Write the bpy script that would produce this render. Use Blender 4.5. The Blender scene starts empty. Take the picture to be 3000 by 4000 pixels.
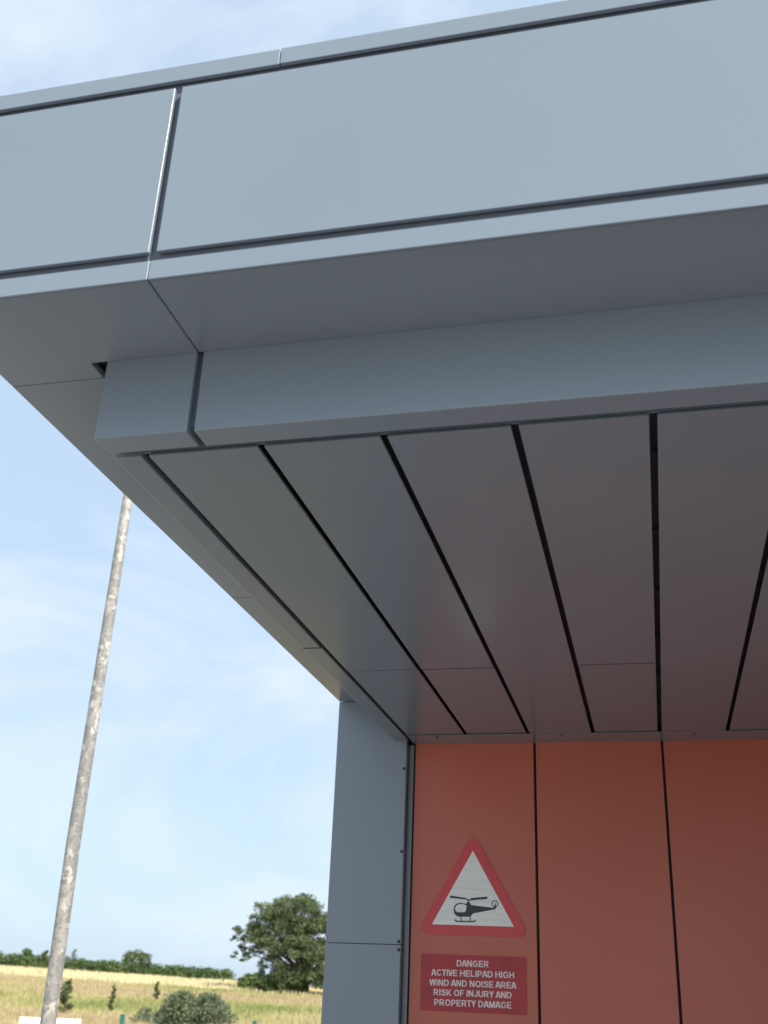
import bpy, bmesh, math, random
import numpy as np
from mathutils import Matrix, Vector, geometry
random.seed(4); rng = np.random.default_rng(7)
SC = bpy.context.scene
C = SC.collection
H = 1.6                       # eye height; building numbers below are metres from the eye

# ---------------------------------------------------------------- camera, sky, sun, exposure
cam_d = bpy.data.cameras.new('camera'); cam = bpy.data.objects.new('camera', cam_d); C.objects.link(cam)
R = Vector((0.97199264, 0.23165275, 0.03958915)); U = Vector((0.06177602, -0.41438285, 0.90800362)); F = Vector((-0.22674661, 0.88012718, 0.41708767))
m3 = Matrix((R, U, -F)).transposed()
cam.matrix_world = Matrix.Translation((0, 0, H)) @ m3.to_4x4()
cam_d.sensor_fit = 'HORIZONTAL'; cam_d.sensor_width = 36.0; cam_d.lens = 4175.4 / 3000 * 36
cam_d.clip_start = 0.05; cam_d.clip_end = 6000
cam_d.dof.use_dof = True; cam_d.dof.focus_distance = 3.8; cam_d.dof.aperture_fstop = 6.0
SC.camera = cam
SC.view_settings.view_transform = 'Standard'; SC.view_settings.look = 'None'
SC.view_settings.gamma = 1; SC.view_settings.use_curve_mapping = False
SC.view_settings.exposure = 1.2

S = Vector((0.60, -0.43, 0.66)).normalized()        # towards the sun
elev = math.asin(S.z); azim = math.atan2(S.x, S.y)
sd = bpy.data.lights.new('sun', 'SUN'); sd.energy = 3.0; sd.angle = math.radians(0.53); sd.color = (1.0, 0.95, 0.87)
sun = bpy.data.objects.new('sun', sd); C.objects.link(sun)
sun.rotation_euler = S.to_track_quat('Z', 'Y').to_euler()

W = bpy.data.worlds.new('World'); SC.world = W; W.use_nodes = True
nt = W.node_tree; nt.nodes.clear()
def N(t, kind, **kw):
    n = t.nodes.new(kind)
    for k, v in kw.items():
        if k.startswith('i_'):
            n.inputs[int(k[2:]) if k[2:].isdigit() else k[2:].replace('_', ' ')].default_value = v
        else: setattr(n, k, v)
    return n
out = N(nt, 'ShaderNodeOutputWorld'); bg = N(nt, 'ShaderNodeBackground'); bg.inputs[1].default_value = 0.13
sky = N(nt, 'ShaderNodeTexSky', sky_type='NISHITA', sun_disc=False, sun_elevation=elev, sun_rotation=azim, air_density=1.0, dust_density=1.6, ozone_density=1.6)
tc = N(nt, 'ShaderNodeTexCoord')
mp = N(nt, 'ShaderNodeMapping'); mp.inputs['Rotation'].default_value = (0.3, 0.5, math.radians(25)); mp.inputs['Scale'].default_value = (1.5, 2.4, 3.6); mp.inputs['Location'].default_value = (0.0, .2, .1)
nt.links.new(tc.outputs['Generated'], mp.inputs[0])
n1 = N(nt, 'ShaderNodeTexNoise'); n1.inputs['Scale'].default_value = 1.5; n1.inputs['Detail'].default_value = 10; n1.inputs['Roughness'].default_value = .55; n1.inputs['Distortion'].default_value = .7
nt.links.new(mp.outputs[0], n1.inputs['Vector'])
cr = N(nt, 'ShaderNodeValToRGB'); cr.color_ramp.elements[0].position = .45; cr.color_ramp.elements[0].color = (0, 0, 0, 1)
cr.color_ramp.elements[1].position = .66; cr.color_ramp.elements[1].color = (1, 1, 1, 1)
nt.links.new(n1.outputs['Fac'], cr.inputs[0])
mf = N(nt, 'ShaderNodeMath', operation='MULTIPLY', i_1=0.8); nt.links.new(cr.outputs[0], mf.inputs[0])
hz = N(nt, 'ShaderNodeMix', data_type='RGBA'); hz.inputs['Factor'].default_value = .84; nt.links.new(sky.outputs[0], hz.inputs[6]); hz.inputs[7].default_value = (1.98, 2.52, 3.16, 1)
mxr = N(nt, 'ShaderNodeMix', data_type='RGBA'); nt.links.new(mf.outputs[0], mxr.inputs['Factor']); nt.links.new(hz.outputs[2], mxr.inputs[6]); mxr.inputs[7].default_value = (3.0, 3.3, 3.65, 1)
nt.links.new(mxr.outputs[2], bg.inputs[0]); nt.links.new(bg.outputs[0], out.inputs[0])

# ---------------------------------------------------------------- helpers
def mat(name, col, rough=.5, spec=.5, metal=0, bump=None, var=None, rvar=None, coat=0):
    m = bpy.data.materials.new(name); m.use_nodes = True; t = m.node_tree; b = t.nodes['Principled BSDF']
    b.inputs['Base Color'].default_value = (*col, 1); b.inputs['Roughness'].default_value = rough
    b.inputs['Metallic'].default_value = metal; b.inputs['Specular IOR Level'].default_value = spec; b.inputs['Coat Weight'].default_value = coat
    o = N(t, 'ShaderNodeTexCoord')
    if var:                       # (scale, other colour, low, high)
        n = N(t, 'ShaderNodeTexNoise'); n.inputs['Scale'].default_value = var[0]; n.inputs['Detail'].default_value = 6; t.links.new(o.outputs['Object'], n.inputs['Vector'])
        r = N(t, 'ShaderNodeMapRange'); r.inputs[1].default_value = var[2]; r.inputs[2].default_value = var[3]; t.links.new(n.outputs['Fac'], r.inputs[0])
        x = N(t, 'ShaderNodeMix', data_type='RGBA'); x.inputs[6].default_value = (*col, 1); x.inputs[7].default_value = (*var[1], 1)
        t.links.new(r.outputs[0], x.inputs['Factor']); t.links.new(x.outputs[2], b.inputs['Base Color'])
    if rvar:
        n = N(t, 'ShaderNodeTexNoise'); n.inputs['Scale'].default_value = rvar[0]; n.inputs['Detail'].default_value = 5; t.links.new(o.outputs['Object'], n.inputs['Vector'])
        r = N(t, 'ShaderNodeMapRange'); r.inputs[3].default_value = rough - rvar[1]; r.inputs[4].default_value = rough + rvar[1]; t.links.new(n.outputs['Fac'], r.inputs[0]); t.links.new(r.outputs[0], b.inputs['Roughness'])
    if bump:                      # list of (scale, strength, distance)
        prev = None
        for s, st, d in bump:
            n = N(t, 'ShaderNodeTexNoise'); n.inputs['Scale'].default_value = s; n.inputs['Detail'].default_value = 3; t.links.new(o.outputs['Object'], n.inputs['Vector'])
            k = N(t, 'ShaderNodeBump'); k.inputs['Strength'].default_value = st; k.inputs['Distance'].default_value = d; t.links.new(n.outputs['Fac'], k.inputs['Height'])
            if prev: t.links.new(prev.outputs[0], k.inputs['Normal'])
            prev = k
        t.links.new(prev.outputs[0], b.inputs['Normal'])
    return m
def link(name, me, m, parent=None):
    o = bpy.data.objects.new(name, me); C.objects.link(o)
    if m: me.materials.append(m)
    if parent: o.parent = parent
    return o
def tag(o, label=None, cat=None, group=None, kind=None):
    if label: o['label'] = label
    if cat: o['category'] = cat
    if group: o['group'] = group
    if kind: o['kind'] = kind
    return o
def empty(name, loc=(0, 0, 0)):
    o = bpy.data.objects.new(name, None); C.objects.link(o); o.location = loc; return o
def box_into(bm, x0, x1, y0, y1, z0, z1, bev=0):
    r = bmesh.ops.create_cube(bm, size=1)
    vs = r['verts']
    for v in vs: v.co = Vector(((x0 + x1) / 2 + v.co.x * (x1 - x0), (y0 + y1) / 2 + v.co.y * (y1 - y0), (z0 + z1) / 2 + v.co.z * (z1 - z0)))
    if bev:
        es = list({e for v in vs for e in v.link_edges})
        bmesh.ops.bevel(bm, geom=es, offset=bev, segments=3, affect='EDGES', profile=.5)
def box(name, m, parent, x0, x1, y0, y1, z0, z1, bev=0.0022):
    bm = bmesh.new(); box_into(bm, x0, x1, y0, y1, z0 + H, z1 + H, bev)
    me = bpy.data.meshes.new(name); bm.to_mesh(me); bm.free()
    return link(name, me, m, parent)
def from_np(name, verts, faces, m, parent=None, smooth=False):
    me = bpy.data.meshes.new(name); n = len(verts); k = faces.shape[1]; nf = len(faces)
    me.vertices.add(n); me.vertices.foreach_set('co', verts.astype(np.float32).ravel())
    me.loops.add(nf * k); me.loops.foreach_set('vertex_index', faces.astype(np.int32).ravel())
    me.polygons.add(nf); me.polygons.foreach_set('loop_start', np.arange(0, nf * k, k, dtype=np.int32))
    if smooth: me.polygons.foreach_set('use_smooth', np.ones(nf, bool))
    me.update(calc_edges=True); me.validate()
    return link(name, me, m, parent)

# ---------------------------------------------------------------- materials
OILCAN = [(1.6, .05, .02)]
M_metal = mat('grey_coated_metal', (.198, .240, .284), .29, .8, 0, OILCAN, (1.3, (.188, .229, .272), .35, .65), (3, .03))
M_soff = mat('grey_coated_metal_soffit', (.196, .226, .255), .22, .6, 0, [(1.4, .03, .02)], (1.5, (.188, .217, .245), .35, .65), (3, .03))
M_back = mat('dark_cavity_backing', (.130, .155, .195), .6, .3, 0, None, (6, (.12, .145, .18), .3, .7))
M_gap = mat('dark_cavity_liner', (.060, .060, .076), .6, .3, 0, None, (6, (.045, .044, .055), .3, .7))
M_orange = mat('orange_coated_metal', (.485, .120, .074), .34, .55, 0, [(1.6, .06, .02)], (1.2, (.465, .113, .070), .35, .65), (2.5, .03))
M_screw = mat('dark_screw', (.05, .06, .07), .35, .5, .4)
M_roof = mat('grey_roof_membrane', (.30, .31, .32), .8, .3, 0, [(30, .3, .01)], (2, (.24, .25, .26), .3, .7))
M_red = mat('red_sign_film', (.60, .055, .065), .35, .5, 0, None, (12, (.56, .05, .06), .3, .7))
M_dred = mat('dark_red_sign_film', (.44, .025, .034), .35, .5, 0, None, (12, (.33, .02, .03), .3, .7))
M_white = mat('white_sign_lettering', (.76, .70, .68), .5, .4, 0, None, (20, (.70, .65, .63), .3, .7))
M_black = mat('black_sign_symbol', (.035, .038, .045), .45, .4, 0, None, (20, (.045, .048, .055), .3, .7))
# white reflective film with fine horizontal ripples
M_refl = mat('white_reflective_film', (.78, .79, .75), .5, .4)
t = M_refl.node_tree; o_ = N(t, 'ShaderNodeTexCoord'); mp_ = N(t, 'ShaderNodeMapping'); mp_.inputs['Scale'].default_value = (3, 1, 60)
nn = N(t, 'ShaderNodeTexNoise'); nn.inputs['Scale'].default_value = 1.6; nn.inputs['Detail'].default_value = 3
t.links.new(o_.outputs['Object'], mp_.inputs[0]); t.links.new(mp_.outputs[0], nn.inputs['Vector'])
rr = N(t, 'ShaderNodeMapRange'); rr.inputs[1].default_value = .35; rr.inputs[2].default_value = .65; t.links.new(nn.outputs['Fac'], rr.inputs[0])
xx = N(t, 'ShaderNodeMix', data_type='RGBA'); xx.inputs[6].default_value = (.75, .76, .72, 1); xx.inputs[7].default_value = (.84, .85, .81, 1)
t.links.new(rr.outputs[0], xx.inputs['Factor']); t.links.new(xx.outputs[2], t.nodes['Principled BSDF'].inputs['Base Color'])
bb = N(t, 'ShaderNodeBump'); bb.inputs['Strength'].default_value = .25; bb.inputs['Distance'].default_value = .001
t.links.new(nn.outputs['Fac'], bb.inputs['Height']); t.links.new(bb.outputs[0], t.nodes['Principled BSDF'].inputs['Normal'])

# ---------------------------------------------------------------- ground (structure)
def az_t(x, y): return np.clip((np.arctan2(x, y) + .55) / .203, -1.5, 2.2)
def ground_z(x, y):
    x = np.asarray(x, float); y = np.asarray(y, float)
    d = np.hypot(x, y); t = az_t(x, y)
    z80 = .03 + 0 * d; z150 = 2.80 - .70 * t; z200 = 4.32 - .68 * t
    z = np.where(d < 60, 0, np.where(d < 80, .03 * (d - 60) / 20, np.where(d < 150, z80 + (z150 - z80) * ((d - 80) / 70) ** .95,
        np.where(d < 200, z150 + (z200 - z150) * ((d - 150) / 50) ** .8, np.where(d < 480, z200 * (1 - (d - 200) / 280) ** 2, 0)))))
    return z
def polar(name, radii, naz, m, lift=0):
    az = np.linspace(-math.pi, math.pi, naz + 1)[:-1]
    r = np.array(radii); A, Rr = np.meshgrid(az, r); x = Rr * np.sin(A); y = Rr * np.cos(A); z = ground_z(x, y) + lift
    v = np.stack([x, y, z], -1).reshape(-1, 3); f = []
    for i in range(len(r) - 1):
        a = i * naz + np.arange(naz); b = i * naz + (np.arange(naz) + 1) % naz
        f.append(np.stack([a, a + naz, b + naz, b], -1))
    return from_np(name, v, np.concatenate(f), m, smooth=True)
def ground_mat(name, cols, scale, fine):
    m = bpy.data.materials.new(name); m.use_nodes = True; t = m.node_tree; b = t.nodes['Principled BSDF']; b.inputs['Roughness'].default_value = .9; b.inputs['Specular IOR Level'].default_value = .1
    g = N(t, 'ShaderNodeNewGeometry')
    mp = N(t, 'ShaderNodeMapping'); mp.inputs['Scale'].default_value = (1, .45, 0); mp.inputs['Rotation'].default_value = (0, 0, .5); t.links.new(g.outputs['Position'], mp.inputs[0])
    n = N(t, 'ShaderNodeTexNoise'); n.inputs['Scale'].default_value = scale; n.inputs['Detail'].default_value = 5; t.links.new(mp.outputs[0], n.inputs['Vector'])
    n2 = N(t, 'ShaderNodeTexNoise'); n2.inputs['Scale'].default_value = fine; n2.inputs['Detail'].default_value = 4; t.links.new(g.outputs['Position'], n2.inputs['Vector'])
    a = N(t, 'ShaderNodeMath', operation='MULTIPLY_ADD', i_1=.22, i_2=-.11); t.links.new(n2.outputs['Fac'], a.inputs[0])
    s = N(t, 'ShaderNodeMath', operation='ADD'); t.links.new(n.outputs['Fac'], s.inputs[0]); t.links.new(a.outputs[0], s.inputs[1])
    last = s
    r = N(t, 'ShaderNodeValToRGB'); e = r.color_ramp.elements
    while len(e) < len(cols): e.new(.5)
    for q, (p, c) in zip(e, cols): q.position = p; q.color = (*c, 1)
    t.links.new(last.outputs[0], r.inputs[0]); t.links.new(r.outputs[0], b.inputs['Base Color'])
    return m, t, r
MEADOW = [(.34, (.20, .235, .085)), (.43, (.31, .30, .12)), (.50, (.40, .35, .18)), (.58, (.40, .315, .20)), (.68, (.34, .33, .13))]
M_meadow, _, _ = ground_mat('meadow', MEADOW, .05, 1.2)
M_wheat, _, _ = ground_mat('ripe_wheat', [(.3, (.52, .45, .26)), (.7, (.64, .57, .36))], .08, .8)
M_hill, _, _ = ground_mat('far_fields', [(.3, (.16, .19, .06)), (.7, (.30, .27, .12))], .01, .3)
tag(polar('meadow_ground', [0.5, 3, 6, 12, 20, 30, 45, 60, 66, 72, 80, 90, 100, 110, 120, 130, 140, 150], 360, M_meadow), kind='structure')
tag(polar('wheat_field_ground', [150, 158, 166, 174, 182, 190, 200, 206], 360, M_wheat), kind='structure')
tag(polar('hills', [206, 230, 270, 340, 480, 900, 2000, 5000], 180, M_hill), kind='structure')
M_pave = mat('concrete_paving', (.29, .285, .285), .85, .3, 0, [(40, .3, .004)], (1.2, (.235, .23, .23), .35, .65))
bm = bmesh.new(); box_into(bm, -4.6, 16, -16, 5.4, -.12, .02, .004); me = bpy.data.meshes.new('paving'); bm.to_mesh(me); bm.free()
tag(link('paving', me, M_pave), kind='structure')
M_bounce = mat('pale_bounce_slab', (.45, .43, .41), .85, .3, 0, [(40, .3, .004)], (1.0, (.38, .365, .35), .35, .65))  # added unseen pale slab, bounces light onto the left canopy underside
bm = bmesh.new(); box_into(bm, -24, -4.62, -16, 14, -.12, .018, .004); me = bpy.data.meshes.new('bounce_slab'); bm.to_mesh(me); bm.free()
tag(link('bounce_slab', me, M_bounce), kind='structure')

# ---------------------------------------------------------------- building
XE = 7.0                                            # right end of the canopy
YR = 13.0                                           # back of the building
yf, zct, zcb, zpt, zpb, zlt, zo = 1.691, 2.0116, 1.964, 1.9408, 1.4609, 1.4362, 1.3875
xl, xc, yb, yb2, zbb = -1.5179, -1.2623, 1.978, 2.0551, 1.1742
zs, ys, yse, yo, yp = 1.1788, 2.0881, 5.018, 5.201, 5.1506
B = empty('building', (0, 0, 0))
tag(B, 'grey metal clad building with deep roof canopy and orange panelled entrance wall', 'building')
def P(name, m, *a, **k): return box(name, m, B, *a, **k)
# dark core behind the fascia and above the soffit
bm = bmesh.new()
box_into(bm, xl + .028, XE - .028, yf + .0165, YR - .03, zo + .055 + H, zct - .012 + H)
box_into(bm, xl + .028, XE - .028, yf + .0165, yf + .06, zo + .021 + H, zo + .054 + H)
me = bpy.data.meshes.new('roof_core'); bm.to_mesh(me); bm.free(); link('roof_core', me, M_back, B)
P('roof_deck', M_roof, xl + .16, XE - .16, yf + .16, YR - .16, zct - .0119, zct - .004, bev=0)
# coping pieces: front face, top leg and small return
def angle_piece(name, x0, x1, y0, z0, z1, top, m=M_metal, t_=.003, depth=.15, low=.0100):
    bm = bmesh.new()
    pts = [(y0, z1), (y0, z0), (y0 + low, z0), (y0 + low, z0 + t_), (y0 + t_, z0 + t_), (y0 + t_, z1 - t_), (y0 + depth, z1 - t_), (y0 + depth, z1)] if top else \
          [(y0, z0), (y0, z1), (y0 + low, z1), (y0 + low, z1 - t_), (y0 + t_, z1 - t_), (y0 + t_, z0 + t_), (y0 + depth, z0 + t_), (y0 + depth, z0)]
    a = [bm.verts.new((x0, y, z + H)) for y, z in pts]; b = [bm.verts.new((x1, y, z + H)) for y, z in pts]
    n = len(pts)
    bm.faces.new(a if not top else a[::-1]); bm.faces.new(b[::-1] if not top else b)
    for i in range(n):
        q = [a[i], b[i], b[(i + 1) % n], a[(i + 1) % n]]
        bm.faces.new(q if not top else q[::-1])
    bmesh.ops.recalc_face_normals(bm, faces=bm.faces)
    keep = [e for e in bm.edges if abs(e.verts[0].co.y - y0) < 1e-6 and abs(e.verts[1].co.y - y0) < 1e-6]
    bmesh.ops.bevel(bm, geom=keep, offset=.0010, segments=3, affect='EDGES', profile=.5)
    me = bpy.data.meshes.new(name); bm.to_mesh(me); bm.free()
    return link(name, me, m, B)
cop = [xl - .002, -.7309 - .0012]; 
angle_piece('roof_coping', xl - .002, -.7335, yf, zcb, zct, True)
for a, b in ((-.7305, 2.27), (2.273, 5.27), (5.273, XE)): angle_piece('roof_coping', a, b, yf - .001, zcb, zct + .0006, True)
# fascia panels as shallow trays
for a, b in ((xl, -.989), (-.9702, 2.02), (2.039, 5.03), (5.049, XE)):
    P('fascia_panel', M_metal, a, b, yf, yf + .0105, zpb, zpt, bev=.0010)
# lower lip with the first underside strip, then the soffit plate
for a, b in ((xl, -.9830), (-.9802, 2.03), (2.033, 5.04), (5.043, XE)):
    angle_piece('fascia_lip', a, b, yf - .0004 * (a > xl), zo, zlt, False, depth=.006, low=.010)
# soffit plates (front run and left run)
def poly_plate(name, pts, z0, z1, m, bev=.0015):
    bm = bmesh.new(); lo = [bm.verts.new((x, y, z0 + H)) for x, y in pts]; f = bm.faces.new(lo)
    r = bmesh.ops.extrude_face_region(bm, geom=[f]); 
    for v in [g for g in r['geom'] if isinstance(g, bmesh.types.BMVert)]: v.co.z = z1 + H
    bmesh.ops.recalc_face_normals(bm, faces=bm.faces)
    if bev: bmesh.ops.bevel(bm, geom=list(bm.edges), offset=bev, segments=2, affect='EDGES')
    me = bpy.data.meshes.new(name); bm.to_mesh(me); bm.free(); return link(name, me, m, B)
y1 = yf + .0062
yj0 = 2.045
poly_plate('soffit_plate', [(xl, y1), (-.9830, y1), (-.9830, yb), (xc, yb), (xc, yj0 - .0006), (xl, yj0 - .0006)], zo, zo + .018, M_soff)
for a, b in ((-.9802, 2.03), (2.033, 5.04), (5.043, XE)):
    poly_plate('soffit_plate', [(a, y1), (b, y1), (b, yb), (a, yb)], zo, zo + .018, M_soff)
for a, b in ((yj0 + .0006, 3.6105), (3.6125, yp - .001)):
    poly_plate('soffit_plate', [(xl, a), (xc, a), (xc, b), (xl, b)], zo, zo + .018, M_soff)
# side fascia (faces left)
for z0, z1, nm in ((zcb, zct, 'roof_coping'), (zpb, zpt, 'fascia_panel'), (zlt - .045, zlt, 'fascia_lip')):
    for a, b in ((yf + .03, 5.6), (5.62, 9.3), (9.32, YR)):
        P(nm, M_metal, xl + .0005, xl + .0245, a, b, z0 if nm != 'fascia_lip' else zo + .019, z1, bev=.002)
# beam in front of the plank soffit
P('beam_core', M_back, -1.2198 + .02, XE - .02, yb + .02, yb2 - .012, zbb + .022, zo + .05, bev=0)
for a, b in ((-1.2198, -.9854), (-.9686, 2.04), (2.057, 5.05), (5.067, XE)):
    P('beam_cladding', M_metal, a, b, yb, yb2, zbb, zo + .052, bev=.0030)
# inner edge strip beside the planks
P('edge_strip', M_soff, -1.2234, -1.1505, ys, 3.6150, zs, zs + .020, bev=.0030)
P('edge_strip', M_soff, -1.2234 , -1.1505, 3.6300, yp - .001, zs + .0040, zs + .022, bev=.0030)
P('edge_board', M_back, -1.2150, -1.2100, yb2 + .002, yp - .001, zs + .0225, zo + .052, bev=0)
# plank soffit: 300 mm planks with open joints
M_liner = M_gap
P('soffit_liner', M_liner, -1.205, XE - .05, yb2 + .002, yo + .02, zs + .045, zs + .053, bev=0)
xs = [(-1.1313, -.8524), (-.8361, -.5547), (-.5378, -.2540), (-.2370, .0461), (.0640, .3440)]
P('soffit_edge_trim', M_metal, -1.2234, XE - .06, ys + .002, ys + .006, zs + .0105, zs + .036, bev=0)
x = .3610
while x < XE - .3: xs.append((x, x + .2835)); x += .3005
for i, (a, b) in enumerate(xs):
    yj = ypj = 3.9336 + (.003 if i % 2 else -.004)
    jg = .0036 if i in (0, 1, 3) else .0012
    dz = [0, .0008, -.0006, .0006, 0][i % 5]
    P('soffit_plank', M_soff, a, b, ys, yj - jg, zs + dz, zs + dz + .0075, bev=.0016)
    P('soffit_plank', M_soff, a, b, yj + jg, yse + .02, zs + [.0022, .0030, .0004, .0026, .0006][i % 5], zs + .0095, bev=.0016)
for i in (0, 1, 3):  # dark strips put into the open plank joints as their shade
    P('joint_shade', M_gap, xs[i][0] + .002, xs[i][1] - .002, 3.9336 + (.003 if i % 2 else -.004) - .0034, 3.9336 + (.003 if i % 2 else -.004) + .0034, zs + .0006, zs + .006, bev=0)
P('joint_shade', M_gap, -1.2200, -1.1520, 3.6152, 3.6298, zs + .0012, zs + .016, bev=0)  # dark strip standing in for shade in the edge strip joint
# liner joints / clips seen through the joints
for i in range(3, 7):
    gx0 = xs[i][1] ; gx1 = xs[i + 1][0]
    for y in (2.328, 2.795, 3.261, 3.731, 4.2, 4.67):
        P('liner_clip', M_gap, gx0 - .004, gx1 + .004, y - .009, y + .009, zs + .0305, zs + .0448, bev=.001)
# trim along the top of the orange wall
tr = P('wall_trim', M_soff, -1.1313, XE - .2, yse + .001, yo + .012, zs - .0022, zs - .0002, bev=.0006)
def screw(parent, loc, axis, r=.0052, name='screw'):
    bm = bmesh.new(); bmesh.ops.create_uvsphere(bm, u_segments=14, v_segments=8, radius=r)
    for v in bm.verts: v.co.z *= .55
    bmesh.ops.create_cone(bm, cap_ends=True, segments=16, radius1=r * 1.5, radius2=r * 1.35, depth=.0016)
    me = bpy.data.meshes.new(name); bm.to_mesh(me); bm.free(); o = link(name, me, M_screw, parent); o.location = loc
    o.rotation_euler = (math.pi / 2, 0, 0) if axis == 'y' else (0, 0, 0)
    for p in me.polygons: p.use_smooth = True
    return o
for k in range(-1, 9): screw(tr, (-.393 + .6 * k + (.004 if k % 2 else 0), 5.055, zs - .0028 + H), 'z', .0062)
# orange wall panels with open joints
P('wall_backing', M_gap, -1.16, XE - .2, yo + .035, yo + .05, -H + .03, zs + .04, bev=0)
e0 = -1.1245; edges = [e0] + [-.5359 + .6 * k for k in range(0, 12)]
for k in range(len(edges) - 1):
    a = edges[k] + (.006 if k else 0); b = edges[k + 1] - .006
    P('wall_panel', M_orange, a, b, yo, yo + .025, -H + .06, zs + .012, bev=.0024)
# unseen wing wall, added on the right to darken wall and soffit
for a, b in ((yb2 + .05, 3.09), (3.102, 4.14), (4.152, yo - .003)):
    P('light_blocker_panel', M_orange, 1.95, 1.975, a, b, -H + .06, zs - .004, bev=.0024)
P('light_blocker_core', M_gap, 1.98, 2.13, yb2 + .06, yo - .004, -H + .03, zs - .004, bev=0)
# grey end pillar and its flashing
jz = .2452
PU = P('pillar_panel', M_metal, xl, -1.1590, yp, yp + .045, jz + .0012, zo - .0006, bev=.0018)
PL = P('pillar_panel', M_metal, xl, -1.1590, yp, yp + .045, -H + .02, jz - .0012, bev=.0018)
P('pillar_flashing', M_metal, -1.1585, -1.1340, yo + .006, yo + .03, -H + .02, zs - .006, bev=.0012)
for z in (2.646, 2.256, 1.859): screw(PU, (-1.1690, yp - .0008, z), 'y')
for z in (1.824, 1.42, 1.02, .62, .22): screw(PL, (-1.1680, yp - .0008, z), 'y')
# body of the building behind
P('side_wall', M_metal, xl + .0006, xl + .05, yp + .047, YR - .05, -H + .02, zo + .054, bev=.002)
P('rear_wall', M_metal, xl + .05, XE - .06, YR - .1, YR - .05, -H + .02, zo + .054, bev=.002)
P('side_wall', M_metal, XE - .06, XE - .012, yo + .05, YR - .05, -H + .02, zo + .054, bev=.002)

# ---------------------------------------------------------------- signs
def flat_poly(name, loops, y, th, m, parent):
    """outline loops in (x, z), extruded th towards the viewer, facing -Y"""
    verts = []; base = []
    for l in loops: base.append(len(verts)); verts += [(p[0], p[1]) for p in l]
    tris = geometry.tessellate_polygon([[Vector((p[0], p[1], 0)) for p in l] for l in loops])
    bm = bmesh.new(); fr = [bm.verts.new((a, y - th, b)) for a, b in verts]; bk = [bm.verts.new((a, y, b)) for a, b in verts]
    for t_ in tris:
        try: bm.faces.new([fr[i] for i in t_])
        except ValueError: pass
    for l, s in zip(loops, base):
        n = len(l)
        for i in range(n):
            try: bm.faces.new([fr[s + i], fr[s + (i + 1) % n], bk[s + (i + 1) % n], bk[s + i]])
            except ValueError: pass
    bmesh.ops.recalc_face_normals(bm, faces=bm.faces)
    me = bpy.data.meshes.new(name); bm.to_mesh(me); bm.free(); return link(name, me, m, parent)
def rounded(pts, r, seg=8):
    o = []; n = len(pts)
    for i in range(n):
        p = Vector(pts[i]); a = (Vector(pts[i - 1]) - p).normalized(); b = (Vector(pts[(i + 1) % n]) - p).normalized()
        ang = a.angle(b); d = r / math.tan(ang / 2); c = p + (a + b).normalized() * (r / math.sin(ang / 2))
        s = p + a * d; e = p + b * d; a0 = math.atan2(s.y - c.y, s.x - c.x); a1 = math.atan2(e.y - c.y, e.x - c.x)
        while a1 - a0 > math.pi: a1 -= 2 * math.pi
        while a1 - a0 < -math.pi: a1 += 2 * math.pi
        for k in range(seg + 1): q = a0 + (a1 - a0) * k / seg; o.append((c.x + r * math.cos(q), c.y + r * math.sin(q)))
    return o
T = empty('warning_sign', (-.833, yo, 1.894)); tag(T, 'red bordered warning triangle with black helicopter symbol on the orange wall', 'warning sign')
def par(o, p): o.matrix_parent_inverse = Matrix.Translation(-p.location); return o
ys1 = yo - .0006
inner = [(-.8345, 2.2687), (-1.0242, 1.9400), (-.6445, 1.9380)]
def offs(tri, d):
    o = []; n = 3
    for i in range(3):
        p = Vector(tri[i]); a = (Vector(tri[i - 1]) - p).normalized(); b = (Vector(tri[(i + 1) % n]) - p).normalized(); o.append(tuple(p - (a + b).normalized() * (d / math.sin(a.angle(b) / 2))))
    return o
par(flat_poly('sign_border', [rounded(offs(inner, .0432), .031, 10)], ys1, .003, M_red, T), T)
par(flat_poly('sign_face', [inner], ys1 - .003, .0006, M_refl, T), T)
HY = ys1 - .0036
rotor = [(-0.9416, 2.0656), (-0.939, 2.0672), (-0.8673, 2.0584), (-0.8608, 2.0537), (-0.8529, 2.0514), (-0.8451, 2.0527), (-0.8413, 2.0581), (-0.7687, 2.0655), (-0.7657, 2.064), (-0.7657, 2.0575), (-0.7678, 2.055), (-0.8391, 2.048), (-0.8464, 2.0466), (-0.8516, 2.0449), (-0.8516, 2.0397), (-0.8555, 2.0396), (-0.8555, 2.0448), (-0.8594, 2.0464), (-0.8651, 2.0511), (-0.9388, 2.0566), (-0.9415, 2.0586)]
body = [(-0.8538, 2.0433), (-0.8464, 2.0365), (-0.8424, 2.0277), (-0.7923, 2.0223), (-0.7387, 2.0174), (-0.7331, 2.0207), (-0.7305, 2.0376), (-0.7279, 2.0377), (-0.725, 2.0201), (-0.728, 2.012), (-0.7357, 2.0098), (-0.831, 1.9913), (-0.8387, 1.9844), (-0.843, 1.9763), (-0.9, 1.975), (-0.913, 1.9807), (-0.921, 1.9926), (-0.9233, 2.0067), (-0.92, 2.0209), (-0.9114, 2.0312), (-0.8963, 2.0359), (-0.8789, 2.0347), (-0.865, 2.0321), (-0.8594, 2.0403)]
hole = [(-0.9169, 2.0108), (-0.9113, 2.0231), (-0.9005, 2.0298), (-0.8832, 2.0309), (-0.8701, 2.028), (-0.8627, 2.0241), (-0.8656, 2.0038), (-0.8707, 1.9957), (-0.9075, 1.9949), (-0.9146, 2.0008)]
leg1 = [(-0.8905, 1.9768), (-0.8857, 1.9768), (-0.8855, 1.9565), (-0.8903, 1.9564)]
leg2 = [(-0.8482, 1.9781), (-0.8434, 1.9782), (-0.8433, 1.9567), (-0.848, 1.9566)]
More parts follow.
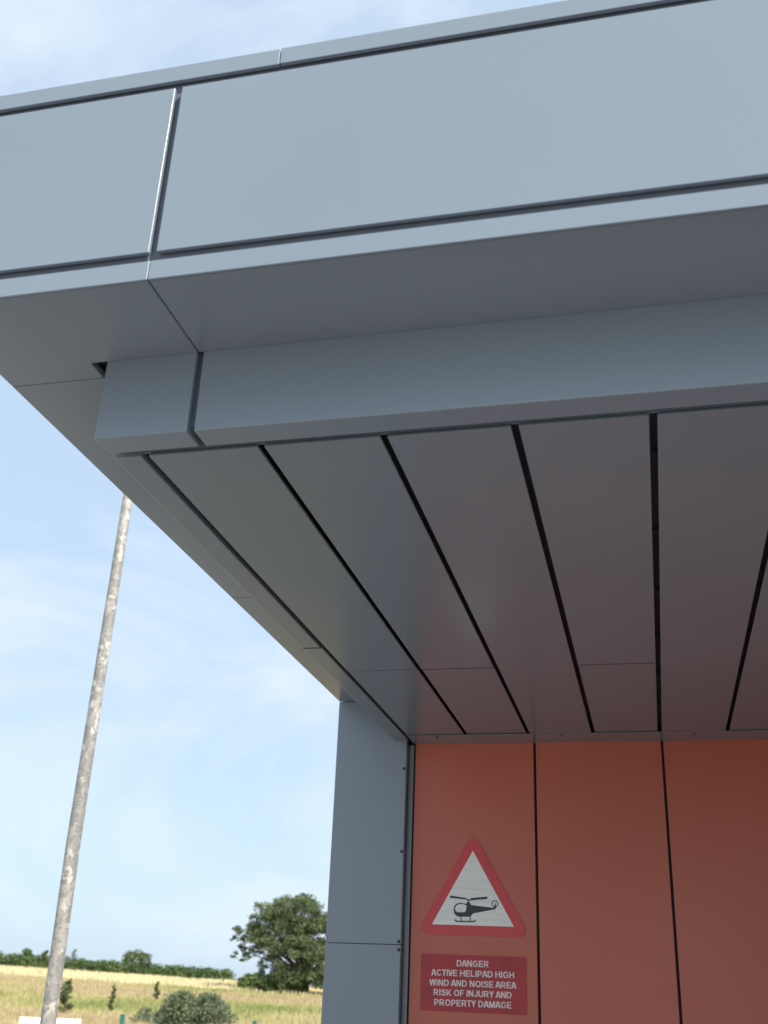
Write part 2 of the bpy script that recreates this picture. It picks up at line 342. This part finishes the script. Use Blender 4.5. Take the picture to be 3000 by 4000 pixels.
skid = [(-0.9193, 1.9625), (-0.915, 1.9646), (-0.9076, 1.958), (-0.8308, 1.9586), (-0.8231, 1.9635), (-0.8197, 1.962), (-0.8214, 1.956), (-0.8278, 1.9527), (-0.9084, 1.9523), (-0.9162, 1.9566)]
ring = [[(-.7303 + r * math.cos(a * math.pi / 14), 2.0348 + r * math.sin(a * math.pi / 14)) for a in range(28)] for r in (.0155, .0115)]
parts_ = []
for i, (l, th) in enumerate((([rotor], .0004), ([body, hole], .0005), ([leg1], .0003), ([leg2], .0003), ([skid], .0006), (ring, .0004))):
    parts_.append(flat_poly('helicopter_symbol', l, HY, th, M_black, T))
bm = bmesh.new()
for o in parts_: bm.from_mesh(o.data)
me = bpy.data.meshes.new('helicopter_symbol'); bm.to_mesh(me); bm.free()
for o in parts_: bpy.data.objects.remove(o)
par(link('helicopter_symbol', me, M_black, T), T)
D = empty('danger_sign', (-.832, yo, 1.577)); tag(D, 'dark red rectangular danger notice with white lettering below the helicopter triangle', 'notice sign')
par(flat_poly('sign_plate', [rounded([(-1.0722, 1.8128), (-1.0714, 1.5766), (-.5907, 1.5760), (-.5912, 1.8122)], .008)], ys1, .002, M_dred, D), D)
lines = [('DANGER', -.9064, -.7604, 1.7775), ('ACTIVE HELIPAD HIGH', -1.0233, -.646, 1.7359), ('WIND AND NOISE AREA', -1.0309, -.6361, 1.6941), ('RISK OF INJURY AND', -1.01, -.658, 1.654), ('PROPERTY DAMAGE', -1.0066, -.6596, 1.6129)]
TH = .165
def arc(cx, cy, rx, ry, a0, a1, n=14): return [(cx + rx * math.cos(math.radians(a0 + (a1 - a0) * k / n)), cy + ry * math.sin(math.radians(a0 + (a1 - a0) * k / n))) for k in range(n + 1)]
def strip(pts):
    n = len(pts); L = []
    closed = (Vector(pts[0]) - Vector(pts[-1])).length < 1e-6
    for i in range(n):
        p = Vector(pts[i]); a = Vector(pts[i - 1]) if i else (Vector(pts[-2]) if closed else None); b = Vector(pts[i + 1]) if i < n - 1 else (Vector(pts[1]) if closed else None)
        d1 = (p - a).normalized() if a is not None else None; d2 = (b - p).normalized() if b is not None else None
        d = (d1 + d2).normalized() if d1 is not None and d2 is not None else (d1 if d1 is not None else d2)
        nrm = Vector((-d.y, d.x)); k = 1 / max(.5, nrm.dot(Vector((-d2.y, d2.x)))) if d1 is not None and d2 is not None else 1
        L.append((p + nrm * TH / 2 * k, p - nrm * TH / 2 * k))
    return [[L[i][0], L[i + 1][0], L[i + 1][1], L[i][1]] for i in range(n - 1)]
def rect(x0, x1, y0, y1): return [[Vector((x0, y0)), Vector((x1, y0)), Vector((x1, y1)), Vector((x0, y1))]]
def slant(x0, y0, x1, y1, w=.19): return [[Vector((x0 - w / 2, y0)), Vector((x0 + w / 2, y0)), Vector((x1 + w / 2, y1)), Vector((x1 - w / 2, y1))]]
h_ = TH / 2; b1 = 1 - h_
GL = {'A': (.74, [slant(.095, 0, .32, 1), slant(.645, 0, .42, 1), rect(.2, .54, .21, .36)]),
 'C': (.70, [strip(arc(.37, .5, .285, .425, 38, 322, 24))]),
 'D': (.70, [rect(0, TH, 0, 1), strip([(TH, b1), (.30, b1)] + arc(.30, .5, .315, .5 - h_, 84, -84, 16) + [(.30, h_), (TH, h_)])]),
 'E': (.60, [rect(0, TH, 0, 1), rect(TH, .60, 0, TH), rect(TH, .60, 1 - TH, 1), rect(TH, .56, .425, .585)]),
 'F': (.56, [rect(0, TH, 0, 1), rect(TH, .56, 1 - TH, 1), rect(TH, .50, .41, .57)]),
 'G': (.74, [strip(arc(.375, .5, .29, .425, 38, 300, 24)), rect(.39, .72, .38, .53), rect(.58, .72, .08, .40)]),
 'H': (.68, [rect(0, TH, 0, 1), rect(.68 - TH, .68, 0, 1), rect(TH, .68 - TH, .43, .59)]),
 'I': (TH, [rect(0, TH, 0, 1)]),
 'J': (.50, [strip([(.50 - h_, 1), (.50 - h_, .30)] + arc(.25, .30, .25 - h_, .30 - h_, -8, -175, 12))]),
 'K': (.70, [rect(0, TH, 0, 1), slant(.14, .28, .58, 1, .21), slant(.60, 0, .30, .58, .21)]),
 'L': (.56, [rect(0, TH, 0, 1), rect(TH, .56, 0, TH)]),
 'M': (.82, [rect(0, TH, 0, 1), rect(.82 - TH, .82, 0, 1), slant(.41, 0, .12, 1, .19), slant(.41, 0, .70, 1, .19)]),
 'N': (.68, [rect(0, TH, 0, 1), rect(.68 - TH, .68, 0, 1), slant(.575, 0, .105, 1, .20)]),
 'O': (.76, [strip(arc(.38, .5, .38 - h_, .5 - h_ + .01, 0, 360, 30))]),
 'P': (.62, [rect(0, TH, 0, 1), strip([(TH, b1), (.33, b1)] + arc(.33, .66, .29 - h_, .255, 84, -84, 12) + [(.33, .405), (TH, .405)])]),
 'R': (.68, [rect(0, TH, 0, 1), strip([(TH, b1), (.35, b1)] + arc(.35, .675, .29 - h_, .24, 84, -84, 12) + [(.35, .435), (TH, .435)]), slant(.58, 0, .38, .42, .20)]),
 'S': (.64, [strip([(.555, .72), (.53, .82), (.45, .895), (.33, .92), (.2, .895), (.12, .82), (.10, .73), (.14, .635), (.25, .575), (.38, .53), (.49, .475), (.555, .38), (.555, .26), (.50, .15), (.42, .095), (.31, .08), (.19, .105), (.11, .18), (.085, .29)])]),
 'T': (.62, [rect(.31 - h_, .31 + h_, 0, 1 - TH), rect(0, .62, 1 - TH, 1)]),
 'U': (.68, [strip([(h_, 1), (h_, .34)] + arc(.34, .34, .34 - h_, .34 - h_, 188, 352, 14) + [(.68 - h_, .34), (.68 - h_, 1)])]),
 'V': (.68, [slant(.295, 0, .095, 1), slant(.385, 0, .585, 1)]),
 'W': (.96, [slant(.27, 0, .095, 1, .175), slant(.27, 0, .45, 1, .165), slant(.69, 0, .51, 1, .165), slant(.69, 0, .865, 1, .175)]),
 'Y': (.68, [slant(.34, .38, .105, 1, .20), slant(.34, .38, .575, 1, .20), rect(.34 - h_, .34 + h_, 0, .46)])}
SIDE = {'A': -.03, 'V': -.02, 'Y': -.02, 'W': 0, 'T': 0}
for s, a, b, zc in lines:
    quads = []; cx = 0
    for ch in s:
        if ch == ' ': cx += .27; continue
        w, strokes = GL[ch]; sb = SIDE.get(ch, .055); cx += sb
        for qi, st_ in enumerate(strokes):
            for q in st_: quads.append(([(cx + v.x, v.y) for v in q], qi))
        cx += w + sb
    xs_ = [p[0] for q, _ in quads for p in q]; x0, x1 = min(xs_), max(xs_); hgt = .0262
    bm = bmesh.new()
    for q, qi in quads:
        f_ = bm.faces.new([bm.verts.new((a + (p[0] - x0) / (x1 - x0) * (b - a), ys1 - .0022 - .00006 * qi, zc - hgt / 2 + p[1] * hgt)) for p in q])
        f_.normal_update()
        if f_.normal.y > 0: f_.normal_flip()
    me = bpy.data.meshes.new('lettering'); bm.to_mesh(me); bm.free(); par(link('lettering', me, M_white, D), D)

# ---------------------------------------------------------------- galvanised pole
M_pole = bpy.data.materials.new('weathered_galvanised_steel'); M_pole.use_nodes = True; t = M_pole.node_tree; b = t.nodes['Principled BSDF']
b.inputs['Roughness'].default_value = .55; b.inputs['Metallic'].default_value = 0
o_ = N(t, 'ShaderNodeTexCoord'); 
nz = N(t, 'ShaderNodeTexNoise'); nz.inputs['Scale'].default_value = 9; nz.inputs['Detail'].default_value = 6; t.links.new(o_.outputs['Object'], nz.inputs['Vector'])
mxv = N(t, 'ShaderNodeMix', data_type='RGBA'); mxv.inputs['Factor'].default_value = .22; t.links.new(o_.outputs['Object'], mxv.inputs[6]); t.links.new(nz.outputs['Color'], mxv.inputs[7])
mp_ = N(t, 'ShaderNodeMapping'); mp_.inputs['Scale'].default_value = (1, 1, .62); t.links.new(mxv.outputs[2], mp_.inputs[0])
vo = N(t, 'ShaderNodeTexVoronoi'); vo.inputs['Scale'].default_value = 30; t.links.new(mp_.outputs[0], vo.inputs['Vector'])
sv = N(t, 'ShaderNodeSeparateColor'); t.links.new(vo.outputs['Color'], sv.inputs[0])
big = N(t, 'ShaderNodeTexNoise'); big.inputs['Scale'].default_value = 2.3; big.inputs['Detail'].default_value = 2; t.links.new(o_.outputs['Object'], big.inputs['Vector'])
sm = N(t, 'ShaderNodeMath', operation='MULTIPLY_ADD', i_1=1.5, i_2=-.72); t.links.new(big.outputs['Fac'], sm.inputs[0])
s2 = N(t, 'ShaderNodeMath', operation='ADD'); t.links.new(sv.outputs[0], s2.inputs[0]); t.links.new(sm.outputs[0], s2.inputs[1])
st = N(t, 'ShaderNodeMapRange'); st.inputs[1].default_value = .93; st.inputs[2].default_value = .98; t.links.new(s2.outputs[0], st.inputs[0])
vs_ = N(t, 'ShaderNodeTexVoronoi'); vs_.inputs['Scale'].default_value = 70; t.links.new(o_.outputs['Object'], vs_.inputs['Vector'])
sc_ = N(t, 'ShaderNodeSeparateColor'); t.links.new(vs_.outputs['Color'], sc_.inputs[0])
g1 = N(t, 'ShaderNodeMix', data_type='RGBA'); g1.inputs[6].default_value = (.185, .178, .168, 1); g1.inputs[7].default_value = (.27, .26, .24, 1); t.links.new(sc_.outputs[0], g1.inputs['Factor'])
g1b = N(t, 'ShaderNodeMix', data_type='RGBA'); g1b.inputs[7].default_value = (.36, .33, .29, 1); t.links.new(g1.outputs[2], g1b.inputs[6])
st2 = N(t, 'ShaderNodeMapRange'); st2.inputs[1].default_value = .55; st2.inputs[2].default_value = .75; t.links.new(s2.outputs[0], st2.inputs[0]); st2.inputs[4].default_value = .8; t.links.new(st2.outputs[0], g1b.inputs['Factor'])
g2 = N(t, 'ShaderNodeMix', data_type='RGBA'); g2.inputs[7].default_value = (.47, .44, .38, 1); t.links.new(g1b.outputs[2], g2.inputs[6]); t.links.new(st.outputs[0], g2.inputs['Factor']); t.links.new(g2.outputs[2], b.inputs['Base Color'])
bp = N(t, 'ShaderNodeBump'); bp.inputs['Strength'].default_value = .3; bp.inputs['Distance'].default_value = .002; t.links.new(st.outputs[0], bp.inputs['Height']); t.links.new(bp.outputs[0], b.inputs['Normal'])
pole = empty('steel_pole', (-4.478, 8.03, 0)); tag(pole, 'weathered galvanised steel pole with flaking pale paint beside the canopy', 'pole')
def tube(name, pts, m, parent, seg=32, cap=True):
    bm = bmesh.new(); rings = []
    for x_, y_, z_, r_ in pts: rings.append([bm.verts.new((x_ + r_ * math.cos(2 * math.pi * k / seg), y_ + r_ * math.sin(2 * math.pi * k / seg), z_)) for k in range(seg)])
    for a, b_ in zip(rings, rings[1:]):
        for k in range(seg): bm.faces.new((a[k], a[(k + 1) % seg], b_[(k + 1) % seg], b_[k])).smooth = True
    if cap: bm.faces.new(rings[-1]); bm.faces.new(rings[0][::-1])
    me = bpy.data.meshes.new(name); bm.to_mesh(me); bm.free(); return link(name, me, m, parent)
tube('shaft', [(-.012, 0, .02, .0610), (-.008, 0, 1.36, .0590), (-.030, 0, 2.65, .0565), (-.022, 0, 5.10, .0475), (-.018, 0, 6.6, .042)], M_pole, pole)
tube('cap', [(-.018, 0, 6.6, .046), (-.018, 0, 6.63, .045), (-.018, 0, 6.65, .02)], M_pole, pole)
tube('base_flange', [(-.012, 0, .004, .12), (-.012, 0, .022, .12)], M_pole, pole)

# ---------------------------------------------------------------- vegetation
def leaf_mat(name, c1, c2, c3, sc=.35):
    m = bpy.data.materials.new(name); m.use_nodes = True; t = m.node_tree; b = t.nodes['Principled BSDF']; b.inputs['Roughness'].default_value = .55; b.inputs['Specular IOR Level'].default_value = .3
    g = N(t, 'ShaderNodeNewGeometry'); n = N(t, 'ShaderNodeTexNoise'); n.inputs['Scale'].default_value = sc; n.inputs['Detail'].default_value = 4; t.links.new(g.outputs['Position'], n.inputs['Vector'])
    ri = N(t, 'ShaderNodeMath', operation='MULTIPLY_ADD', i_1=.3, i_2=-.15); t.links.new(g.outputs['Random Per Island'], ri.inputs[0])
    s = N(t, 'ShaderNodeMath', operation='ADD'); t.links.new(n.outputs['Fac'], s.inputs[0]); t.links.new(ri.outputs[0], s.inputs[1])
    r = N(t, 'ShaderNodeValToRGB'); e = r.color_ramp.elements; e.new(.5)
    for q, (p, c) in zip(e, ((.3, c1), (.5, c2), (.7, c3))): q.position = p; q.color = (*c, 1)
    t.links.new(s.outputs[0], r.inputs[0]); t.links.new(r.outputs[0], b.inputs['Base Color'])
    tr = N(t, 'ShaderNodeBsdfTranslucent'); t.links.new(r.outputs[0], tr.inputs['Color']); mixs = N(t, 'ShaderNodeMixShader'); mixs.inputs[0].default_value = .25
    t.links.new(b.outputs[0], mixs.inputs[1]); t.links.new(tr.outputs[0], mixs.inputs[2]); t.links.new(mixs.outputs[0], t.nodes['Material Output'].inputs[0])
    return m
M_oak = leaf_mat('oak_leaves', (.08, .11, .055), (.12, .16, .07), (.175, .21, .09))
M_hedge = leaf_mat('hedge_leaves', (.075, .12, .05), (.12, .18, .065), (.165, .22, .08))
M_willow = leaf_mat('grey_green_leaves', (.12, .16, .10), (.165, .21, .12), (.23, .26, .14), 1.2)
M_sap = leaf_mat('sapling_leaves', (.08, .115, .055), (.115, .155, .065), (.17, .21, .085), 1.5)
M_bark = mat('bark', (.10, .08, .06), .9, .2, 0, [(6, .6, .03)], (3, (.16, .13, .10), .3, .7))
def leaves(cent, size, flat=.0, elong=1.3):
    n = len(cent)
    a = rng.normal(size=(n, 3)); a /= np.linalg.norm(a, axis=1)[:, None]
    b = rng.normal(size=(n, 3)); b -= (b * a).sum(1)[:, None] * a; b /= np.linalg.norm(b, axis=1)[:, None]
    s = size * rng.uniform(.6, 1.35, n)[:, None]
    a = a * s * .5 * elong; b = b * s * .5
    v = np.stack([cent - a, cent + b * .8, cent + a, cent - b * .8], 1).reshape(-1, 3)
    return v, np.arange(n * 4).reshape(-1, 4)
def lobe_points(lobes, per_m2, sub=.30, fill=.55):
    out_ = []
    for (cx, cy, cz, r, rz) in lobes:
        ns = max(6, int(14 * fill * (1 + r)))
        d = rng.normal(size=(ns, 3)); d /= np.linalg.norm(d, axis=1)[:, None]
        rad = rng.uniform(.45, 1.0, ns)[:, None]
        c = np.array([cx, cy, cz]) + d * rad * np.array([r, r, rz])
        for q in c:
            k = int(per_m2 * r * r * sub * sub * 12 / ns * rng.uniform(.6, 1.4)) + 6
            e = rng.normal(size=(k, 3)); e /= np.linalg.norm(e, axis=1)[:, None]
            out_.append(q + e * (rng.uniform(.3, 1, (k, 1)) ** .5) * r * sub * np.array([1.25, 1.25, .8]))
    return np.concatenate(out_)
def limb(bm, p0, p1, r0, r1, seg=7):
    p0 = Vector(p0); p1 = Vector(p1); d = (p1 - p0).normalized(); u = d.orthogonal().normalized(); w = d.cross(u); A = []; Bv = []
    for k in range(seg):
        a = 2 * math.pi * k / seg; o = u * math.cos(a) + w * math.sin(a); A.append(bm.verts.new(p0 + o * r0)); Bv.append(bm.verts.new(p1 + o * r1))
    for k in range(seg): bm.faces.new((A[k], A[(k + 1) % seg], Bv[(k + 1) % seg], Bv[k])).smooth = True
# --- oak, its axis lies to the right of the picture's visible part
ox, oy = -46.2, 148.1; oz = float(ground_z(ox, oy)) - .1
oak = empty('oak_tree', (ox, oy, oz)); tag(oak, 'large round oak tree at the field edge beside the grey pillar', 'tree')
rv = Vector((oy, -ox, 0)).normalized()       # across the line of sight
fv = Vector((ox, oy, 0)).normalized()
spec = [(1345, 335, 52), (1400, 325, 45), (1450, 345, 50), (1300, 330, 30), (1262, 372, 48), (1222, 352, 28), (1205, 395, 30), (1320, 410, 70), (1400, 425, 75), (1478, 400, 62), (1140, 448, 30), (1122, 478, 16), (1178, 480, 34), (1160, 520, 24), (1215, 440, 44),
        (1250, 470, 55), (1315, 500, 62), (1400, 515, 72), (1480, 520, 72), (1130, 545, 20), (1185, 545, 26), (1225, 520, 34), (1165, 566, 12), (1560, 400, 72), (1600, 480, 75), (1560, 560, 78), (1640, 420, 50), (1660, 540, 50), (1290, 555, 40), (1255, 585, 36), (1330, 585, 44), (1245, 640, 36), (1300, 650, 38), (1350, 625, 50), (1425, 610, 62), (1500, 620, 58), (1195, 660, 22), (1235, 680, 18), (1560, 635, 50), (1640, 620, 45), (1430, 660, 30)]
lob = []
for xz, yz, r in spec:
    u = (xz - 1440) * .0313; w = (690 - yz) * .0313; r *= .0313 * .88
    lim = max(.6, 6.0 * math.sqrt(max(.05, 1 - (u / 9.0) ** 2)) - 1.5)
    for dep in ((-.75, .0, .7) if r > 1.2 else (-.2,)):
        q = rv * u + fv * (dep * lim + random.uniform(-.5, .5)); lob.append((q.x, q.y, w + random.uniform(-.15, .15) * r, r, r * .9))
pts = lobe_points(lob, 170, .38)
v, f = leaves(pts, .21); from_np('crown', v, f, M_oak, oak)
bm = bmesh.new(); limb(bm, (0, 0, -.2), (.1, 0, 2.4), .62, .46, 12)
for k in range(len(lob)):
    if k % 3 == 0:
        q = Vector(lob[k][:3]); mid = q * .5 + Vector((0, 0, 1.2)); limb(bm, (.1, 0, 2.2), mid, .22, .12); limb(bm, mid, q, .12, .03)
me = bpy.data.meshes.new('trunk'); bm.to_mesh(me); bm.free(); link('trunk', me, M_bark, oak)
# --- hedgerow on the hill crest and shrubs standing in it
def hedge(name, az0, az1, d, h0, h1, wid, dens, leaf, m, label, end=True):
    a0, a1 = az0, az1; L = abs(a1 - a0) * d; n = int(L * 1.7); o_x, o_y = d * math.sin((a0 + a1) / 2), d * math.cos((a0 + a1) / 2)
    E = empty(name, (o_x, o_y, float(ground_z(o_x, o_y)))); tag(E, label, 'hedge'); lobes = []
    for k in range(n):
        a = a0 + (a1 - a0) * (k + .5) / n; dd = d + random.uniform(-.4, .4); x_, y_ = dd * math.sin(a), dd * math.cos(a); g = float(ground_z(x_, y_)) - E.location.z
        h = (h0 + (h1 - h0) * k / n) * random.uniform(.94, 1.03)
        lobes.append((x_ - o_x, y_ - o_y, g + h * .34, wid, h * .40)); lobes.append((x_ - o_x + random.uniform(-.4, .4), y_ - o_y + random.uniform(-.4, .4), g + h * .68, wid * .8, h * .34))
    v, f = leaves(lobe_points(lobes, dens, .42), leaf); from_np('foliage', v, f, m, E)
    return E
hedge('hedgerow', -.660, -.3655, 200, 2.5, 2.05, 1.15, 85, .22, M_hedge, 'long dark green hedgerow along the crest of the wheat field')
def shrub(name, x_, y_, h, w, leaf, m, label, cat='shrub', group=None, n=9, dens=90, z0=.15, stems=True, loose=.35, trunk='stems', fol='foliage'):
    g = float(ground_z(x_, y_)); E = empty(name, (x_, y_, g)); tag(E, label, cat, group); lobes = []
    for k in range(n):
        t_ = (k + .5) / n; zz = h * (z0 + (1 - z0) * t_); r = w * .5 * (.55 + .45 * math.sin(math.pi * min(1, (t_ + .12)))) * random.uniform(.6, 1)
        an = random.uniform(0, 6.28); q = w * .62 * (1 - t_ * .7) * random.uniform(.1, .8)
        lobes.append((q * math.cos(an), q * math.sin(an), min(zz, h - r * .5), r * .85, r * .75))
    v, f = leaves(lobe_points(lobes, dens, loose), leaf, elong=1.7); lv = [(v, f)]
    if name == 'bush':          # long upright shoots break the outline
        for _ in range(26):
            an = random.uniform(0, 6.28); q = w * .42 * random.random() ** .6; hh = h * random.uniform(.75, 1.12) * (1 - .35 * q / w)
            p0 = np.array([q * math.cos(an), q * math.sin(an), hh * .5]); p1 = np.array([q * 1.25 * math.cos(an), q * 1.25 * math.sin(an), hh])
            tt = rng.random((55, 1)); sv_, sf_ = leaves(p0 + (p1 - p0) * tt + rng.normal(0, .045, (55, 3)) * (1.3 - tt), leaf, elong=1.8)
            lv.append((sv_, sf_))
        off = 0; V_, F_ = [], []
        for a_, b_ in lv: V_.append(a_); F_.append(b_ + off); off += len(a_)
        v, f = np.concatenate(V_), np.concatenate(F_)
    from_np(fol, v, f, m, E)
    bm = bmesh.new(); limb(bm, (0, 0, -.1), (0, 0, h * .8), .02 + h * .012, .01, 6)
    for l in lobes: limb(bm, (0, 0, max(.05, l[2] * .4)), l[:3], .015 + h * .006, .006, 5)
    me = bpy.data.meshes.new(trunk); bm.to_mesh(me); bm.free(); link(trunk, me, M_bark, E)
    return E
# round bush rising out of the hedge
g_ = float(ground_z(-86.2, 180.5))
RB = empty('round_bush', (-86.2, 180.5, g_)); tag(RB, 'rounded bush rising above the hedgerow left of the oak', 'bush')
v, f = leaves(lobe_points([(u * rv.x, u * rv.y, z_, r, r * .8) for u, z_, r in ((-1.4, 2.9, 1.1), (-.6, 3.35, 1.0), (.4, 3.35, 1.05), (1.3, 3.1, 1.05), (1.7, 2.4, .9), (0, 2.2, 1.5), (-1.7, 2.2, .8))], 110, .36), .26); from_np('foliage', v, f, M_oak, RB)
bm = bmesh.new(); [limb(bm, (0, 0, -.1), (u, 0, 2), .1, .04) for u in (-1, 0, 1)]; me = bpy.data.meshes.new('stems'); bm.to_mesh(me); bm.free(); link('stems', me, M_bark, RB)
shrub('hedge_shrub', -101.9, 172.1, 3.2, 2.6, .28, M_hedge, 'low bump of shrub above the hedgerow at the far left', 'shrub', None, 8)
shrub('hedge_shrub', -99.4, 173.6, 3.1, 1.8, .28, M_oak, 'small dark shrub above the hedgerow just left of the steel pole', 'shrub', None, 6)
shrub('bare_shrub', -95.3, 175.9, 3.6, 1.8, .12, M_sap, 'thin half bare shrub above the hedgerow right of the steel pole', 'shrub', None, 8, 14, .2)
shrub('field_shrub', -57.4, 160.0, 1.75, 2.6, .26, M_hedge, 'dark clipped shrub at the left foot of the oak', 'shrub', None, 9, 120)
for dx_, dz_, w_, lb in ((-7.4, 2.0, 2.6, 'low leafy bush under the left side of the oak crown'), (-4.6, 2.1, 3.2, 'broad pale bush in front of the oak trunk'), (-1.6, 1.7, 2.8, 'low bush right of the broad pale bush under the oak')):
    q = Vector((ox, oy, 0)) + rv * dx_ - fv * 1.5
    shrub('undergrowth_bush', q.x, q.y, dz_, w_, .24, M_hedge, lb, 'bush', None, 9, 110)
# young planting on the meadow
shrub('young_tree', -38.2, 70.3, 2.15, 1.15, .13, M_sap, 'dark leafy young tree just right of the steel pole', 'tree', None, 13, 120, .12, loose=.34, trunk='trunk', fol='crown')
shrub('young_tree', -37.8, 76.1, 1.72, .42, .11, M_sap, 'thin dark young tree standing above the left green fence post', 'tree', None, 10, 110, .12, trunk='trunk', fol='crown')
shrub('young_tree', -43.4, 95.6, 1.6, .55, .13, M_sap, 'small slender young tree between the hedge and the grey green bush', 'tree', None, 8, 90, .15, trunk='trunk', fol='crown')
for i, (px_, py_, h_, w_, lb) in enumerate(((-24.3, 57.0, 1.45, 2.1, 'left upright bush of the grey green pair'), (-23.1, 57.5, 1.40, 2.0, 'right upright bush of the grey green pair'))):
    shrub('bush', px_, py_, h_ + .22, w_ , .085, M_willow, lb, 'bush', 'grey green bushes on the meadow', 30, 170, .085, loose=.5)
shrub('low_bush', -25.3, 57.0, .85, 1.5, .08, M_willow, 'low wide bush at the left foot of the grey green pair', 'bush', None, 9, 220, .1)
shrub('low_bush', -22.96, 59.7, 1.18, .75, .08, M_willow, 'narrow spiky bush just right of the grey green pair', 'bush', None, 10, 200, .1)
shrub('low_bush', -27.7, 59.9, .80, 1.7, .08, M_willow, 'low bush between the left fence post and the grey green pair', 'bush', None, 8, 150, .1)

# meadow grass and wheat (nobody could count it)
def blades(name, n, d0, d1, a0, a1, h0, h1, wd, m, kind='stuff', lean=.35):
    d = np.sqrt(rng.uniform(d0 ** 2, d1 ** 2, n)); a = rng.uniform(a0, a1, n); x_ = d * np.sin(a); y_ = d * np.cos(a); z_ = ground_z(x_, y_)
    h = rng.uniform(h0, h1, n) * (0.7 + .6 * np.abs(np.sin(x_ * .31 + 1.7 * np.sin(y_ * .13)))); w = wd * rng.uniform(.6, 1.4, n); th = rng.uniform(0, math.pi, n)
    dx_, dy_ = np.cos(th) * w, np.sin(th) * w; lx = rng.normal(0, lean, n) * h; ly = rng.normal(0, lean, n) * h
    v = np.stack([np.stack([x_ - dx_, y_ - dy_, z_ - .02], -1), np.stack([x_ + dx_, y_ + dy_, z_ - .02], -1), np.stack([x_ + lx, y_ + ly, z_ + h], -1)], 1).reshape(-1, 3)
    return tag(from_np(name, v, np.arange(n * 3).reshape(-1, 3), m), 'long dry meadow grass with greener and pinkish patches' if 'meadow' in name else 'pale ripe wheat standing on the upper field', 'grass' if 'meadow' in name else 'wheat', kind=kind)
M_mg, _, _ = ground_mat('meadow_grass', MEADOW, .05, 1.2)
blades('meadow_grass', 95000, 52, 152, -.66, -.24, .12, .38, .03, M_mg)
blades('wheat', 22000, 151, 204, -.66, -.24, .35, .55, .09, M_wheat, lean=.2)

# ---------------------------------------------------------------- fence posts and white board
M_post = mat('green_painted_post', (.02, .17, .15), .45, .5, 0, None, (8, (.025, .14, .12), .3, .7))
M_board = mat('white_painted_board', (.80, .81, .82), .45, .5, 0, None, (5, (.74, .75, .76), .35, .65))
for x_, y_, z_, lb in ((-10.46, 21.6, 1.19, 'short green fence post left of the grey green bushes'), (-8.05, 22.61, 1.17, 'short green fence post nearest the grey pillar')):
    E = empty('fence_post', (x_, y_, 0)); tag(E, lb, 'fence post', 'green fence posts')
    bm = bmesh.new(); box_into(bm, -.04, .04, -.03, .03, -.1, z_ - .012, .004); me = bpy.data.meshes.new('post'); bm.to_mesh(me); bm.free(); link('post', me, M_post, E)
    bm = bmesh.new(); box_into(bm, -.045, .045, -.035, .035, z_ - .0115, z_, .004); me = bpy.data.meshes.new('post_cap'); bm.to_mesh(me); bm.free(); link('post_cap', me, M_post, E)
E = empty('white_board', (-9.725, 17.47, 0)); E.rotation_euler.z = math.atan2(.40, .71); tag(E, 'plain white board standing behind the foot of the steel pole', 'board')
def lbox(nm, m, *a):
    bm = bmesh.new(); box_into(bm, *a); me = bpy.data.meshes.new(nm); bm.to_mesh(me); bm.free(); return link(nm, me, m, E)
lbox('board_face', M_board, -.485, .485, -.012, .012, .42, 1.165, .004)
for sx in (-.4, .4): lbox('leg', M_board, sx - .025, sx + .025, .013, .06, -.1, 1.1, .004)
